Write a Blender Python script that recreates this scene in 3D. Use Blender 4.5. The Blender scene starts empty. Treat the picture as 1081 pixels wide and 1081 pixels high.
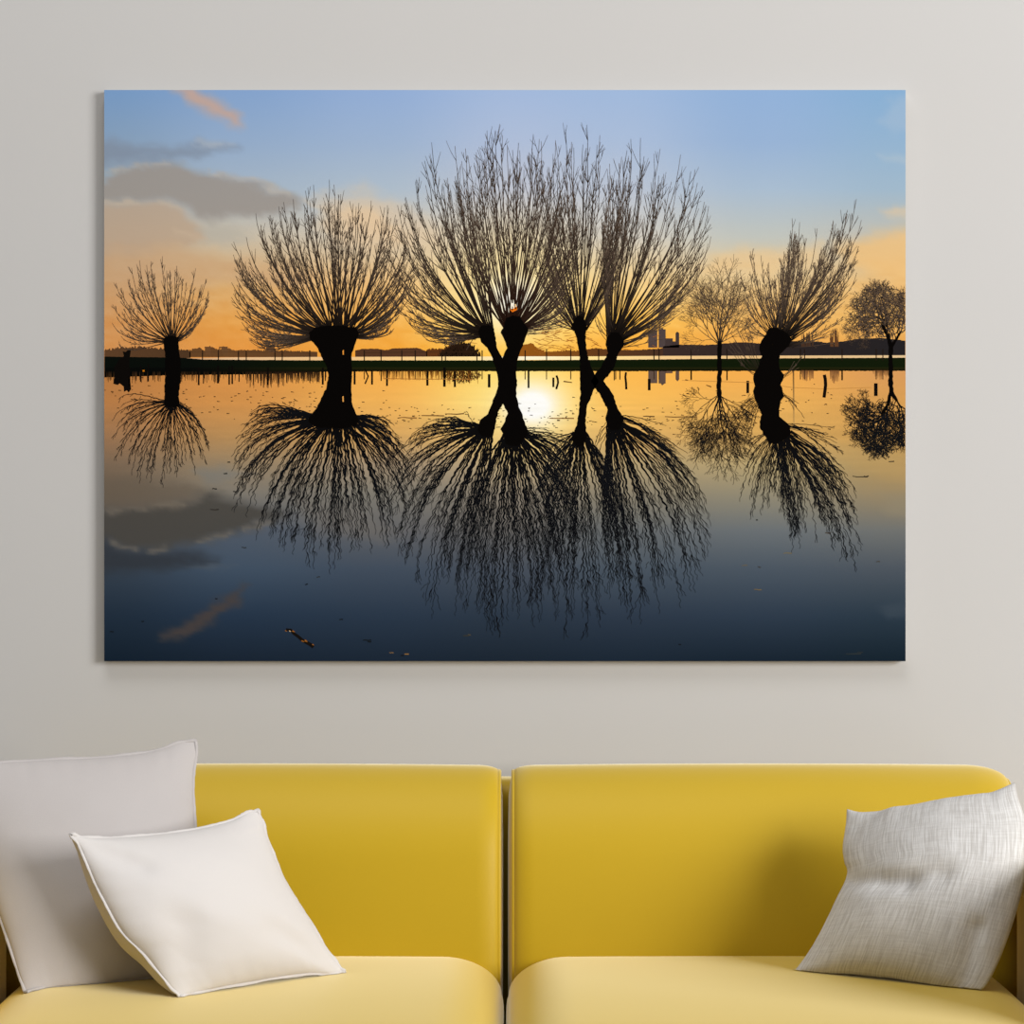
import bpy, math, random
import numpy as np
from mathutils import Vector
from mathutils.geometry import tessellate_polygon

SC = bpy.context.scene
COL = SC.collection
R = math.radians
# ------------------------------------------------------------------ camera frame
F = 2416.0            # focal length in pixels of the 1081 px frame
CAMY, CAMZ = -4.0, 1.2
CX = CY = 540.5

def P(px, py, y):
    d = y - CAMY
    return Vector(((px - CX) * d / F, y, CAMZ - (py - CY) * d / F))

def ray_plane(px, py, p0, n):
    o = Vector((0, CAMY, CAMZ))
    d = Vector(((px - CX) / F, 1.0, -(py - CY) / F))
    t = (p0 - o).dot(n) / d.dot(n)
    return o + d * t

def lin(c):
    out = []
    for v in c:
        v = v / 255.0
        out.append(v / 12.92 if v <= 0.04045 else ((v + 0.055) / 1.055) ** 2.4)
    return out

# ------------------------------------------------------------------ object helpers
def link(name, me, mat=None, parent=None, smooth=True):
    o = bpy.data.objects.new(name, me)
    COL.objects.link(o)
    if mat is not None:
        me.materials.append(mat)
    if parent is not None:
        o.parent = parent
        o.matrix_parent_inverse = parent.matrix_world.inverted()
    if smooth:
        for p in me.polygons:
            p.use_smooth = True
    return o

def mesh(name, verts, faces):
    me = bpy.data.meshes.new(name)
    me.from_pydata([tuple(v) for v in verts], [], faces)
    me.validate()
    me.update()
    return me

def empty(name, loc):
    o = bpy.data.objects.new(name, None)
    o.empty_display_size = 0.1
    COL.objects.link(o)
    o.location = loc
    bpy.context.view_layer.update()
    return o

def tag(o, label, cat, group=None):
    o['label'] = label
    o['category'] = cat
    if group:
        o['group'] = group

def box_vf(x0, x1, y0, y1, z0, z1):
    v = [(x0, y0, z0), (x1, y0, z0), (x1, y1, z0), (x0, y1, z0),
         (x0, y0, z1), (x1, y0, z1), (x1, y1, z1), (x0, y1, z1)]
    f = [(0, 3, 2, 1), (4, 5, 6, 7), (0, 1, 5, 4), (1, 2, 6, 5), (2, 3, 7, 6), (3, 0, 4, 7)]
    return v, f

def box(name, x0, x1, y0, y1, z0, z1, mat, parent=None, bevel=0.0, seg=4):
    v, f = box_vf(x0, x1, y0, y1, z0, z1)
    me = mesh(name, v, f)
    if bevel > 0:
        import bmesh
        bm = bmesh.new()
        bm.from_mesh(me)
        bmesh.ops.bevel(bm, geom=list(bm.edges), offset=bevel, segments=seg, profile=0.5, affect='EDGES')
        bm.to_mesh(me)
        bm.free()
    return link(name, me, mat, parent, smooth=bevel > 0)

def tube_vf(pts, rad, n=8, closed=False):
    verts, faces = [], []
    m = len(pts)
    pts = [Vector(p) for p in pts]
    ref = None
    for i, p in enumerate(pts):
        if closed:
            t = pts[(i + 1) % m] - pts[i - 1]
        else:
            t = pts[min(i + 1, m - 1)] - pts[max(i - 1, 0)]
        t.normalize()
        if ref is None:
            ref = Vector((0, 0, 1)) if abs(t.z) < 0.9 else Vector((1, 0, 0))
        a = t.cross(ref)
        if a.length < 1e-6:
            a = t.cross(Vector((0, 1, 0)))
        a.normalize()
        b = a.cross(t).normalized()
        ref = b
        for k in range(n):
            an = 2 * math.pi * k / n
            verts.append(p + (a * math.cos(an) + b * math.sin(an)) * rad)
    rings = m if closed else m - 1
    for i in range(rings):
        j = (i + 1) % m
        for k in range(n):
            l = (k + 1) % n
            faces.append((i * n + k, i * n + l, j * n + l, j * n + k))
    if not closed:
        faces.append(tuple(range(n - 1, -1, -1)))
        faces.append(tuple(range((m - 1) * n, m * n)))
    return verts, faces

# ------------------------------------------------------------------ materials
def new_mat(name):
    m = bpy.data.materials.new(name)
    m.use_nodes = True
    nt = m.node_tree
    return m, nt, nt.nodes['Principled BSDF']

def N(nt, typ, **kw):
    n = nt.nodes.new(typ)
    for k, v in kw.items():
        setattr(n, k, v)
    return n

def fabric_mat(name, col, rough=0.85, sheen=0.0, sheen_col=(1, 1, 1), sheen_rough=0.4, bump=0.15, scale=900, var=0.06, spec=0.15):
    m, nt, b = new_mat(name)
    b.inputs['Roughness'].default_value = rough
    b.inputs['Specular IOR Level'].default_value = spec
    b.inputs['Sheen Weight'].default_value = sheen
    b.inputs['Sheen Tint'].default_value = (*sheen_col, 1)
    b.inputs['Sheen Roughness'].default_value = sheen_rough
    tc = N(nt, 'ShaderNodeTexCoord')
    nz = N(nt, 'ShaderNodeTexNoise')
    nz.inputs['Scale'].default_value = scale
    nz.inputs['Detail'].default_value = 2
    nt.links.new(tc.outputs['Object'], nz.inputs['Vector'])
    big = N(nt, 'ShaderNodeTexNoise')
    big.inputs['Scale'].default_value = 60
    nt.links.new(tc.outputs['Object'], big.inputs['Vector'])
    mix = N(nt, 'ShaderNodeMix', data_type='RGBA')
    mix.inputs[6].default_value = (*[c * (1 - var) for c in col], 1)
    mix.inputs[7].default_value = (*[min(1, c * (1 + var)) for c in col], 1)
    nt.links.new(nz.outputs['Fac'], mix.inputs[0])
    nt.links.new(mix.outputs[2], b.inputs['Base Color'])
    bp = N(nt, 'ShaderNodeBump')
    bp.inputs['Strength'].default_value = bump
    bp.inputs['Distance'].default_value = 0.001
    nt.links.new(nz.outputs['Fac'], bp.inputs['Height'])
    nt.links.new(bp.outputs['Normal'], b.inputs['Normal'])
    return m

def plaster_mat(name, col):
    m, nt, b = new_mat(name)
    b.inputs['Roughness'].default_value = 0.9
    b.inputs['Specular IOR Level'].default_value = 0.1
    tc = N(nt, 'ShaderNodeTexCoord')
    nz = N(nt, 'ShaderNodeTexNoise')
    nz.inputs['Scale'].default_value = 3.0
    nz.inputs['Detail'].default_value = 4
    nt.links.new(tc.outputs['Object'], nz.inputs['Vector'])
    mix = N(nt, 'ShaderNodeMix', data_type='RGBA')
    mix.inputs[6].default_value = (*[c * 0.985 for c in col], 1)
    mix.inputs[7].default_value = (*[c * 1.015 for c in col], 1)
    nt.links.new(nz.outputs['Fac'], mix.inputs[0])
    nt.links.new(mix.outputs[2], b.inputs['Base Color'])
    fine = N(nt, 'ShaderNodeTexNoise')
    fine.inputs['Scale'].default_value = 250
    nt.links.new(tc.outputs['Object'], fine.inputs['Vector'])
    bp = N(nt, 'ShaderNodeBump')
    bp.inputs['Strength'].default_value = 0.05
    bp.inputs['Distance'].default_value = 0.001
    nt.links.new(fine.outputs['Fac'], bp.inputs['Height'])
    nt.links.new(bp.outputs['Normal'], b.inputs['Normal'])
    return m

def wood_mat(name, c0, c1, rough=0.5, plank=None):
    m, nt, b = new_mat(name)
    b.inputs['Roughness'].default_value = rough
    tc = N(nt, 'ShaderNodeTexCoord')
    mp = N(nt, 'ShaderNodeMapping')
    mp.inputs['Scale'].default_value = (2, 22, 22)
    nt.links.new(tc.outputs['Object'], mp.inputs['Vector'])
    nz = N(nt, 'ShaderNodeTexNoise')
    nz.inputs['Scale'].default_value = 1.5
    nz.inputs['Detail'].default_value = 5
    nt.links.new(mp.outputs['Vector'], nz.inputs['Vector'])
    mix = N(nt, 'ShaderNodeMix', data_type='RGBA')
    mix.inputs[6].default_value = (*c0, 1)
    mix.inputs[7].default_value = (*c1, 1)
    nt.links.new(nz.outputs['Fac'], mix.inputs[0])
    out = mix.outputs[2]
    if plank:
        br = N(nt, 'ShaderNodeTexBrick')
        br.inputs['Scale'].default_value = 1.0
        br.inputs['Brick Width'].default_value = 1.2
        br.inputs['Row Height'].default_value = plank
        br.inputs['Mortar Size'].default_value = 0.003
        br.inputs['Color1'].default_value = (1, 1, 1, 1)
        br.inputs['Color2'].default_value = (.82, .82, .82, 1)
        br.inputs['Mortar'].default_value = (.25, .22, .2, 1)
        nt.links.new(tc.outputs['Object'], br.inputs['Vector'])
        mu = N(nt, 'ShaderNodeMix', data_type='RGBA', blend_type='MULTIPLY')
        mu.inputs[0].default_value = 1
        nt.links.new(out, mu.inputs[6])
        nt.links.new(br.outputs['Color'], mu.inputs[7])
        out = mu.outputs[2]
    nt.links.new(out, b.inputs['Base Color'])
    return m

def linen_mat(name):
    """slubby woven linen: long thin threads both ways along the cloth (UV)"""
    m, nt, b = new_mat(name)
    b.inputs['Roughness'].default_value = 0.9
    b.inputs['Specular IOR Level'].default_value = 0.1
    b.inputs['Sheen Weight'].default_value = 0.1
    tc = N(nt, 'ShaderNodeTexCoord')
    facs = []
    for sc_, det in (((120, 5, 1), 4), ((5, 100, 1), 4), ((300, 14, 1), 3), ((14, 300, 1), 3)):
        mp = N(nt, 'ShaderNodeMapping')
        mp.inputs['Scale'].default_value = sc_
        nt.links.new(tc.outputs['UV'], mp.inputs['Vector'])
        nz = N(nt, 'ShaderNodeTexNoise', noise_dimensions='2D')
        nz.inputs['Scale'].default_value = 1.0
        nz.inputs['Detail'].default_value = det
        nt.links.new(mp.outputs['Vector'], nz.inputs['Vector'])
        facs.append(nz.outputs['Fac'])
    w = (1.1, 0.34, 0.75, 0.25)
    acc = None
    for f_, k in zip(facs, w):
        mu = N(nt, 'ShaderNodeMath', operation='MULTIPLY')
        mu.inputs[1].default_value = k / sum(w)
        nt.links.new(f_, mu.inputs[0])
        if acc is None:
            acc = mu.outputs[0]
        else:
            ad = N(nt, 'ShaderNodeMath', operation='ADD')
            nt.links.new(acc, ad.inputs[0])
            nt.links.new(mu.outputs[0], ad.inputs[1])
            acc = ad.outputs[0]
    cr = N(nt, 'ShaderNodeValToRGB')
    cr.color_ramp.elements[0].position = 0.40
    cr.color_ramp.elements[0].color = (*LIN_DARK, 1)
    cr.color_ramp.elements[1].position = 0.60
    cr.color_ramp.elements[1].color = (*LIN_LIGHT, 1)
    nt.links.new(acc, cr.inputs['Fac'])
    nt.links.new(cr.outputs['Color'], b.inputs['Base Color'])
    bp = N(nt, 'ShaderNodeBump')
    bp.inputs['Strength'].default_value = 0.25
    bp.inputs['Distance'].default_value = 0.0015
    nt.links.new(acc, bp.inputs['Height'])
    nt.links.new(bp.outputs['Normal'], b.inputs['Normal'])
    return m

LIN_DARK = (0.46, 0.435, 0.405)
LIN_LIGHT = (0.64, 0.622, 0.597)
M_WALL = plaster_mat('wall_paint', (0.50, 0.485, 0.464))
M_FLOOR = wood_mat('oak_floor', (0.46, 0.40, 0.34), (0.56, 0.50, 0.43), 0.5, plank=0.14)
M_TRIM = plaster_mat('trim_paint', (0.75, 0.74, 0.72))
M_SOFA = fabric_mat('yellow_velvet', (0.475, 0.305, 0.002), rough=0.55, sheen=0.0, bump=0.08, scale=700, var=0.04, spec=0.3)
def add_pile(m, col, rough):
    # the short pile of the velvet catches light at grazing angles
    nt = m.node_tree
    out = nt.nodes['Material Output']
    sh = N(nt, 'ShaderNodeBsdfSheen')
    sh.inputs['Color'].default_value = (*col, 1)
    sh.inputs['Roughness'].default_value = rough
    ad = N(nt, 'ShaderNodeAddShader')
    nt.links.new(nt.nodes['Principled BSDF'].outputs[0], ad.inputs[0])
    nt.links.new(sh.outputs[0], ad.inputs[1])
    nt.links.new(ad.outputs[0], out.inputs['Surface'])
add_pile(M_SOFA, (.62, .62, .52), .43)
M_LEG = wood_mat('dark_leg_wood', (0.05, 0.03, 0.02), (0.09, 0.055, 0.03), 0.4)
M_WHITE = fabric_mat('white_cotton', (0.58, 0.545, 0.515), rough=0.9, sheen=0.15, bump=0.12, scale=800, var=0.03)
M_GREIGE = fabric_mat('greige_cotton', (0.44, 0.405, 0.385), rough=0.9, sheen=0.15, bump=0.15, scale=800, var=0.05)
M_LINEN = linen_mat('slub_linen')
M_CANVAS = fabric_mat('raw_canvas', (0.62, 0.60, 0.56), rough=0.9, bump=0.2, scale=600)

# ------------------------------------------------------------------ setting
w = box('wall_back', -3.2, 3.2, 0.0, 0.12, 0.0, 2.9, M_WALL)
w['kind'] = 'structure'
fl = box('floor', -3.2, 3.2, -4.8, 0.0, -0.1, 0.0, M_FLOOR)
fl['kind'] = 'structure'
bb = box('baseboard_back', -3.2, 3.2, -0.016, 0.0, 0.0, 0.09, M_TRIM, bevel=0.004, seg=2)
bb['kind'] = 'structure'

# ------------------------------------------------------------------ the print on canvas
# All coordinates below are image pixels within the printed sheet (110..956 across, 95..698 down).
X0, X1, Y0, Y1 = 110.0, 956.0, 95.0, 698.0
YF = -0.018           # front of the canvas
K_PRINT = 0.86         # ink strength
rng = random.Random(11)
nrng = np.random.default_rng(5)

jrng = random.Random(99)
class Ink:
    def __init__(self):
        self.v, self.c, self.f = [], [], []
        self.layer = 0
    def pt(self, x, y, col):
        x = min(max(x, X0 + .3), X1 - .3)
        y = min(max(y, Y0 + .3), Y1 - .3)
        self.v.append((x, y, self.layer))
        self.c.append(col)
        return len(self.v) - 1
    def poly(self, pts, col):
        cols = col if isinstance(col, list) else [col] * len(pts)
        ids = [self.pt(p[0], p[1], c) for p, c in zip(pts, cols)]
        tris = tessellate_polygon([[Vector((p[0], p[1], 0)) for p in pts]])
        for t in tris:
            self.f.append([ids[k] for k in t])
    def rect(self, x0, y0, x1, y1, col):
        self.poly([(x0, y0), (x1, y0), (x1, y1), (x0, y1)], col)
    def stroke(self, pts, w0, w1, col, col1=None):
        base_layer = self.layer
        self.layer = base_layer + jrng.random() * .9
        n = len(pts)
        col1 = col1 or col
        prev = None
        for i, (x, y) in enumerate(pts):
            if x > X1 + 2 or x < X0 - 2 or y > Y1 or y < Y0:
                break
            a = pts[max(i - 1, 0)]
            b = pts[min(i + 1, n - 1)]
            tx, ty = b[0] - a[0], b[1] - a[1]
            l = math.hypot(tx, ty) or 1
            t = i / max(1, n - 1)
            h = (w0 + (w1 - w0) * t) / 2
            nx, ny = -ty / l * h, tx / l * h
            cc = tuple(p + (q - p) * t for p, q in zip(col, col1))
            cur = (self.pt(x + nx, y + ny, cc), self.pt(x - nx, y - ny, cc))
            if prev:
                self.f.append([prev[0], prev[1], cur[1], cur[0]])
            prev = cur
        self.layer = base_layer

ink = Ink()

# ---- fbm
def vnoise(x, y, seed):
    g = np.random.default_rng(seed).random((64, 64))
    xi = np.floor(x).astype(int); yi = np.floor(y).astype(int)
    fx = x - xi; fy = y - yi
    fx = fx * fx * (3 - 2 * fx); fy = fy * fy * (3 - 2 * fy)
    a = g[yi % 64, xi % 64]; b = g[yi % 64, (xi + 1) % 64]
    c = g[(yi + 1) % 64, xi % 64]; d = g[(yi + 1) % 64, (xi + 1) % 64]
    return (a * (1 - fx) + b * fx) * (1 - fy) + (c * (1 - fx) + d * fx) * fy
def fbm(x, y, seed, o=4):
    s = 0; a = .5
    for k in range(o):
        s = s + a * vnoise(x * 2 ** k, y * 2 ** k, seed + k)
        a *= .5
    return s / (1 - .5 ** o) - .5

# ---- colour charts of sky and water
SKX = [110, 250, 400, 540, 650, 800, 956]
SKY = {
 95:  [(122,157,199),(134,165,207),(146,173,213),(160,182,216),(156,180,214),(140,170,208),(128,165,200)],
 150: [(138,163,190),(150,174,204),(157,179,208),(172,187,213),(166,184,211),(146,172,205),(140,170,197)],
 200: [(160,172,180),(168,184,200),(174,189,203),(188,193,205),(182,191,205),(163,182,201),(152,175,193)],
 250: [(190,176,158),(205,192,170),(208,198,180),(222,208,184),(206,200,188),(186,189,182),(184,180,168)],
 300: [(206,163,118),(222,178,120),(238,192,128),(250,228,172),(243,206,138),(224,192,138),(222,178,114)],
 340: [(216,156,96),(235,166,82),(246,178,80),(254,220,130),(250,192,84),(234,176,92),(222,168,88)],
 376: [(218,148,82),(235,155,70),(246,166,58),(255,184,52),(246,168,58),(235,165,74),(222,160,84)],
}
WAT = {
 386: [(190,126,66),(226,150,74),(250,176,76),(255,214,96),(250,182,76),(240,168,76),(206,146,88)],
 425: [(190,130,76),(215,150,80),(244,182,92),(255,222,126),(246,188,92),(228,172,88),(206,152,82)],
 460: [(160,121,86),(190,146,92),(214,166,98),(226,186,116),(216,172,102),(206,162,92),(190,146,82)],
 490: [(128,108,88),(154,134,106),(166,146,120),(180,160,126),(176,156,118),(176,156,112),(170,140,88)],
 520: [(108,96,82),(130,124,114),(130,126,116),(140,130,116),(140,131,112),(144,136,114),(148,130,98)],
 560: [(80,84,92),(84,94,108),(98,100,104),(104,102,100),(102,106,108),(104,110,114),(108,110,108)],
 600: [(58,70,84),(68,84,103),(68,80,96),(72,80,92),(73,84,96),(74,85,97),(75,83,92)],
 650: [(36,50,66),(41,57,77),(44,58,76),(45,57,72),(46,58,74),(46,59,75),(42,56,69)],
 698: [(23,36,50),(28,40,55),(29,41,56),(29,40,53),(29,41,55),(25,37,50),(22,35,46)],
}
def chart(tab, xs, ys):
    rows = sorted(tab)
    arr = np.array([tab[r] for r in rows], float)            # rows, cols, 3
    # smooth interpolation
    def weights(v, knots):
        k = np.array(knots, float)
        i = np.clip(np.searchsorted(k, v) - 1, 0, len(k) - 2)
        t = np.clip((v - k[i]) / (k[i + 1] - k[i]), 0, 1)
        return i, t
    i, t = weights(ys, rows)
    j, s = weights(xs, SKX)
    t = t[..., None]; s = s[..., None]
    s = s * s * (3 - 2 * s)
    a = arr[i, j] * (1 - s) + arr[i, j + 1] * s
    b = arr[i + 1, j] * (1 - s) + arr[i + 1, j + 1] * s
    return a * (1 - t) + b * t

def pmask(poly, xs, ys, soft):
    """signed soft mask of a polygon"""
    px = np.array([p[0] for p in poly], float); py = np.array([p[1] for p in poly], float)
    inside = np.zeros(xs.shape, bool)
    dist = np.full(xs.shape, 1e9)
    n = len(poly)
    for k in range(n):
        x1, y1, x2, y2 = px[k], py[k], px[(k + 1) % n], py[(k + 1) % n]
        cond = ((y1 > ys) != (y2 > ys))
        den = (y2 - y1) if y2 != y1 else 1e-9
        inside ^= cond & (xs < (x2 - x1) * (ys - y1) / den + x1)
        L = (x2 - x1) ** 2 + (y2 - y1) ** 2 + 1e-9
        t = np.clip(((xs - x1) * (x2 - x1) + (ys - y1) * (y2 - y1)) / L, 0, 1)
        dist = np.minimum(dist, np.hypot(xs - x1 - t * (x2 - x1), ys - y1 - t * (y2 - y1)))
    sd = np.where(inside, dist, -dist)
    t = np.clip(sd / soft * .5 + .5, 0, 1)
    return t * t * (3 - 2 * t)

NX, NY = 283, 202
gx, gy = np.meshgrid(np.linspace(X0, X1, NX), np.linspace(Y0, Y1, NY))
HZ = 382.0
sky = chart(SKY, gx, gy)
wat = chart(WAT, gx, gy)
d1 = fbm(gx / 30, gy / 16, 3); d2 = fbm(gx / 30 + 9, gy / 16 + 4, 21)
d3 = fbm(gx / 9, gy / 5, 61, 3)
wx = gx + d1 * 30 + d3 * 9; wy = gy + d2 * 17 + d3 * 5
def over(img, mask, col, op=1.0):
    m = (mask * op)[..., None]
    return img * (1 - m) + np.array(col, float) * m
# clouds of the sky
CL = [
 ([(60,215),(110,190),(122,181),(150,174),(178,172),(205,180),(240,187),(272,196),(305,205),(325,214),(290,226),(250,230),(222,236),(200,222),(170,212),(110,210)], 7, (157,150,143), .92),
 ([(60,216),(110,214),(168,215),(190,224),(210,238),(216,250),(190,262),(150,268),(60,270)], 8, (190,164,138), .75),
 ([(60,270),(180,262),(250,272),(330,290),(330,305),(200,300),(60,296)], 10, (206,166,124), .6),
 ([(60,146),(112,148),(150,158),(215,152),(250,156),(215,163),(150,172),(112,174),(60,182)], 9, (132,145,163), .85),
 ([(205,152),(225,149),(243,153),(225,157)], 5, (172,180,190), .8),
 ([(180,92),(212,92),(240,112),(258,130),(244,129),(215,115),(196,104)], 8, (194,166,154), .95),
 ([(205,243),(222,238),(250,240),(262,252),(240,258),(215,256)], 7, (184,178,165), .7),
 ([(340,205),(380,200),(420,215),(470,240),(470,262),(420,250),(360,232)], 12, (226,196,158), .55),
 ([(330,215),(400,225),(440,255),(400,262),(350,250)], 10, (240,200,150), .5),
 ([(880,262),(930,248),(990,236),(990,300),(930,292),(900,280)], 12, (230,184,118), .75),
 ([(935,222),(990,210),(990,228),(945,232)], 6, (216,188,150), .6),
 ([(935,104),(990,96),(990,140),(940,138)], 10, (158,178,198), .5),
 ([(930,165),(990,160),(990,176),(935,172)], 6, (170,184,194), .5),
 ([(740,275),(785,262),(830,268),(860,262),(870,278),(800,292),(745,290)], 10, (236,192,130), .5),
]
for poly, soft, col, op in CL:
    sky = over(sky, pmask(poly, wx, wy, soft), col, op)
# bright rims of the large cloud
for (ax, ay, bx, by) in ((118,180,150,175),(156,174,172,172),(228,184,262,191),(262,191,300,204),(112,212,150,214),(168,216,188,224),(185,246,214,250)):
    L = (bx - ax) ** 2 + (by - ay) ** 2
    t = np.clip(((wx - ax) * (bx - ax) + (wy - ay) * (by - ay)) / L, 0, 1)
    dd = np.hypot(wx - ax - t * (bx - ax), (wy - ay - t * (by - ay)))
    sky = over(sky, np.exp(-(dd / 2.6) ** 2) * (.4 + 1.2 * np.clip(d1 + .5, 0, 1)), (206,184,158), .38)
# the glare round the sun
r = np.hypot((gx - 540) / 1.1, gy - 320)
sky = over(sky, np.exp(-(r / 62) ** 2), (255,226,140), .75)
r2 = np.hypot((gx - 541) / 1.15, gy - 318)
sky = over(sky, np.exp(-(r2 / 27) ** 2), (255,250,238), 1.0)
# fine mottling of thin cloud low in the sky
mm = fbm(gx / 14, gy / 5, 77)
sky = sky + (mm * np.exp(-((gy - 335) / 50.) ** 2))[..., None] * np.array([10, 22, 30])

# clouds mirrored in the water
dw1 = fbm(gx / 34, gy / 11, 103); dw2 = fbm(gx / 34 + 5, gy / 11, 131)
vx = gx + dw1 * 28 + d3 * 8; vy = gy + dw2 * 14 + d3 * 4
WL = [
 ([(60,536),(110,540),(150,535),(190,528),(222,520),(255,530),(300,546),(262,560),(235,567),(205,572),(170,579),(130,574),(60,566)], 9, (76,73,68), .92),
 ([(60,566),(112,572),(140,580),(210,584),(235,592),(180,600),(112,606),(60,606)], 9, (52,56,62), .8),
 ([(60,497),(120,505),(190,508),(212,520),(180,532),(60,538)], 9, (108,96,82), .7),
 ([(206,496),(232,490),(262,500),(240,512),(220,510)], 7, (124,124,120), .6),
 ([(200,596),(225,594),(250,598),(225,604)], 6, (86,94,102), .6),
 ([(168,676),(188,660),(220,640),(262,620),(256,632),(225,655),(196,674)], 7, (76,68,66), .9),
 ([(300,520),(380,535),(430,560),(400,570),(330,560)], 12, (118,112,104), .5),
 ([(930,520),(990,515),(990,560),(940,545)], 10, (140,130,108), .5),
 ([(880,470),(990,480),(990,516),(920,500)], 12, (178,148,96), .5),
 ([(930,640),(990,625),(990,645),(940,652)], 6, (70,80,90), .4),
]
for poly, soft, col, op in WL:
    wat = over(wat, pmask(poly, vx, vy, soft), col, op)
for (ax, ay, bx, by) in ((125,574,150,578),(165,580,178,577),(215,570,240,566),(255,562,290,552),(120,540,150,536),(160,533,190,529)):
    L = (bx - ax) ** 2 + (by - ay) ** 2
    t = np.clip(((vx - ax) * (bx - ax) + (vy - ay) * (by - ay)) / L, 0, 1)
    dd = np.hypot(vx - ax - t * (bx - ax), (vy - ay - t * (by - ay)))
    wat = over(wat, np.exp(-(dd / 3.0) ** 2), (128,118,104), .5)
# the sun mirrored
r = np.hypot((gx - 560) / 1.25, gy - 428)
wat = over(wat, np.exp(-(r / 48) ** 2), (255,228,140), .9)
r2 = np.hypot((gx - 562) / 1.25, gy - 428)
wat = over(wat, np.clip(np.exp(-(r2 / 22) ** 2) * 1.35, 0, 1), (255,255,250), 1.0)
# low ripples
rp = fbm(gx / 40, gy / 2.2, 201)
wat = wat * (1 + (rp * np.clip((gy - 395) / 40, 0, 1) * np.clip((520 - gy) / 60, 0, 1) * .10)[..., None])
img = np.where((gy < HZ)[..., None], sky, wat)
img = np.clip(img, 0, 255) / 255.0
lingrid = np.where(img <= 0.04045, img / 12.92, ((img + 0.055) / 1.055) ** 2.4)

def C(*c):
    return tuple(lin(c))

# ---- far bank, river, meadow
ink.layer = 1
def ragged(x0, x1, yb, ys, amp, step, col, seed, colr=None):
    """a far tree line: top edge along ys = [(x, y)...] broken up by noise"""
    q = random.Random(seed)
    xs = np.arange(x0, x1 + step, step)
    top = np.interp(xs, [p[0] for p in ys], [p[1] for p in ys])
    col = C(*col); colr = C(*(colr or ())) if colr else col
    for a in range(len(xs) - 1):
        t = a / len(xs)
        cc = tuple(p + (r_ - p) * t for p, r_ in zip(col, colr))
        h0 = top[a] - q.random() * amp
        h1 = top[a + 1] - q.random() * amp
        ink.poly([(xs[a], h0), (xs[a + 1], h1), (xs[a + 1], yb), (xs[a], yb)], cc)
# hazy distant trees
ragged(110, 200, 378, [(110, 371), (128, 368), (150, 368), (165, 369), (200, 371)], 3, 1.6, (96,66,42), 1, (80,56,36))
ragged(200, 235, 377, [(200, 371), (204, 369), (212, 368), (217, 372), (221, 366), (228, 369.5), (235, 370)], 1.6, 1.3, (104,70,40), 2)
ragged(235, 335, 377, [(235, 366), (240, 368), (247, 371), (262, 370.5), (280, 371), (283, 366), (289, 366), (292, 371), (335, 372)], 1.8, 1.3, (110,74,42), 3, (92,62,38))
ragged(375, 450, 377.5, [(375, 370), (384, 368.5), (398, 368.5), (408, 370), (416, 368), (441, 367.5), (450, 371)], .6, 2, (84,54,36), 4)
ragged(450, 500, 377.5, [(450, 371), (456, 369), (468, 369), (475, 366), (500, 367)], 2, 1.4, (96,54,24), 5)
ragged(546, 612, 377.5, [(546, 371), (552, 365), (562, 363), (568, 369), (576, 372), (596, 371), (612, 371)], 1.6, 1.3, (150,88,24), 6, (120,74,30))
ragged(612, 700, 377, [(612, 370), (628, 368), (640, 369), (660, 370), (676, 370), (700, 368)], 1, 2, (104,62,26), 7, (70,48,36))
ragged(700, 815, 376.5, [(700, 366), (718, 364), (742, 364.5), (755, 364), (764, 363), (780, 361.5), (793, 362), (803, 363), (815, 362)], .6, 2.5, (58,44,40), 8, (44,36,34))
ragged(815, 957, 376, [(815, 361), (838, 360.5), (852, 361), (866, 361), (872, 362), (892, 360.5), (906, 358), (930, 357), (957, 360)], .6, 2.2, (42,35,34), 9, (34,32,34))
# a clump of poplars and bushes on the far bank
for (cx, hw, yt, col) in ((852, 6, 347, (70,48,34)), (881, 4.2, 345, (92,60,36)), (235, 5, 366, (110,76,46)), (219, 3, 366, (112,76,46)), (284, 5, 365, (106,72,44))):
    for k in range(26):
        x = cx + rng.uniform(-hw, hw)
        ink.stroke([(x, 366), (x + rng.uniform(-1, 1), yt + rng.random() * 9 + abs(x - cx) * .9)], .9, .5, C(*col))
# dark bush by the left stem
for k in range(260):
    a = rng.uniform(0, math.pi); rr = rng.random() ** .6
    x = 486 + math.cos(a) * rr * 22; y = 378 - math.sin(a) * rr * 16
    ink.stroke([(x, y + 2), (x + rng.uniform(-3, 3), y - rng.uniform(1, 4))], 1.4, .5, C(40,26,16))
ragged(467, 505, 378.6, [(467, 376), (472, 370), (480, 365), (490, 363), (498, 366), (505, 376)], 3, 1.2, (42,28,18), 12)
# tower blocks
BC = C(78,66,64)
BC2 = C(66,54,52)
for (a, b, t, c) in ((684.3,693.9,348.6,BC),(695.3,702.7,347.6,BC),(702.5,710.2,357.2,BC2),(710,713.3,360.4,BC2),(713.2,717,351.5,BC2)):
    ink.rect(a, t, b, 367, c)
ink.poly([(697.5,347.8),(699,345.6),(700.5,347.8)], BC)
ink.poly([(713.2,351.8),(715,350),(717,351.8)], BC2)
for k in range(5):
    ink.stroke([(686 + k * 1.6, 350), (686 + k * 1.6, 363)], .4, .4, C(92,76,72))
ink.layer = 2
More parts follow.
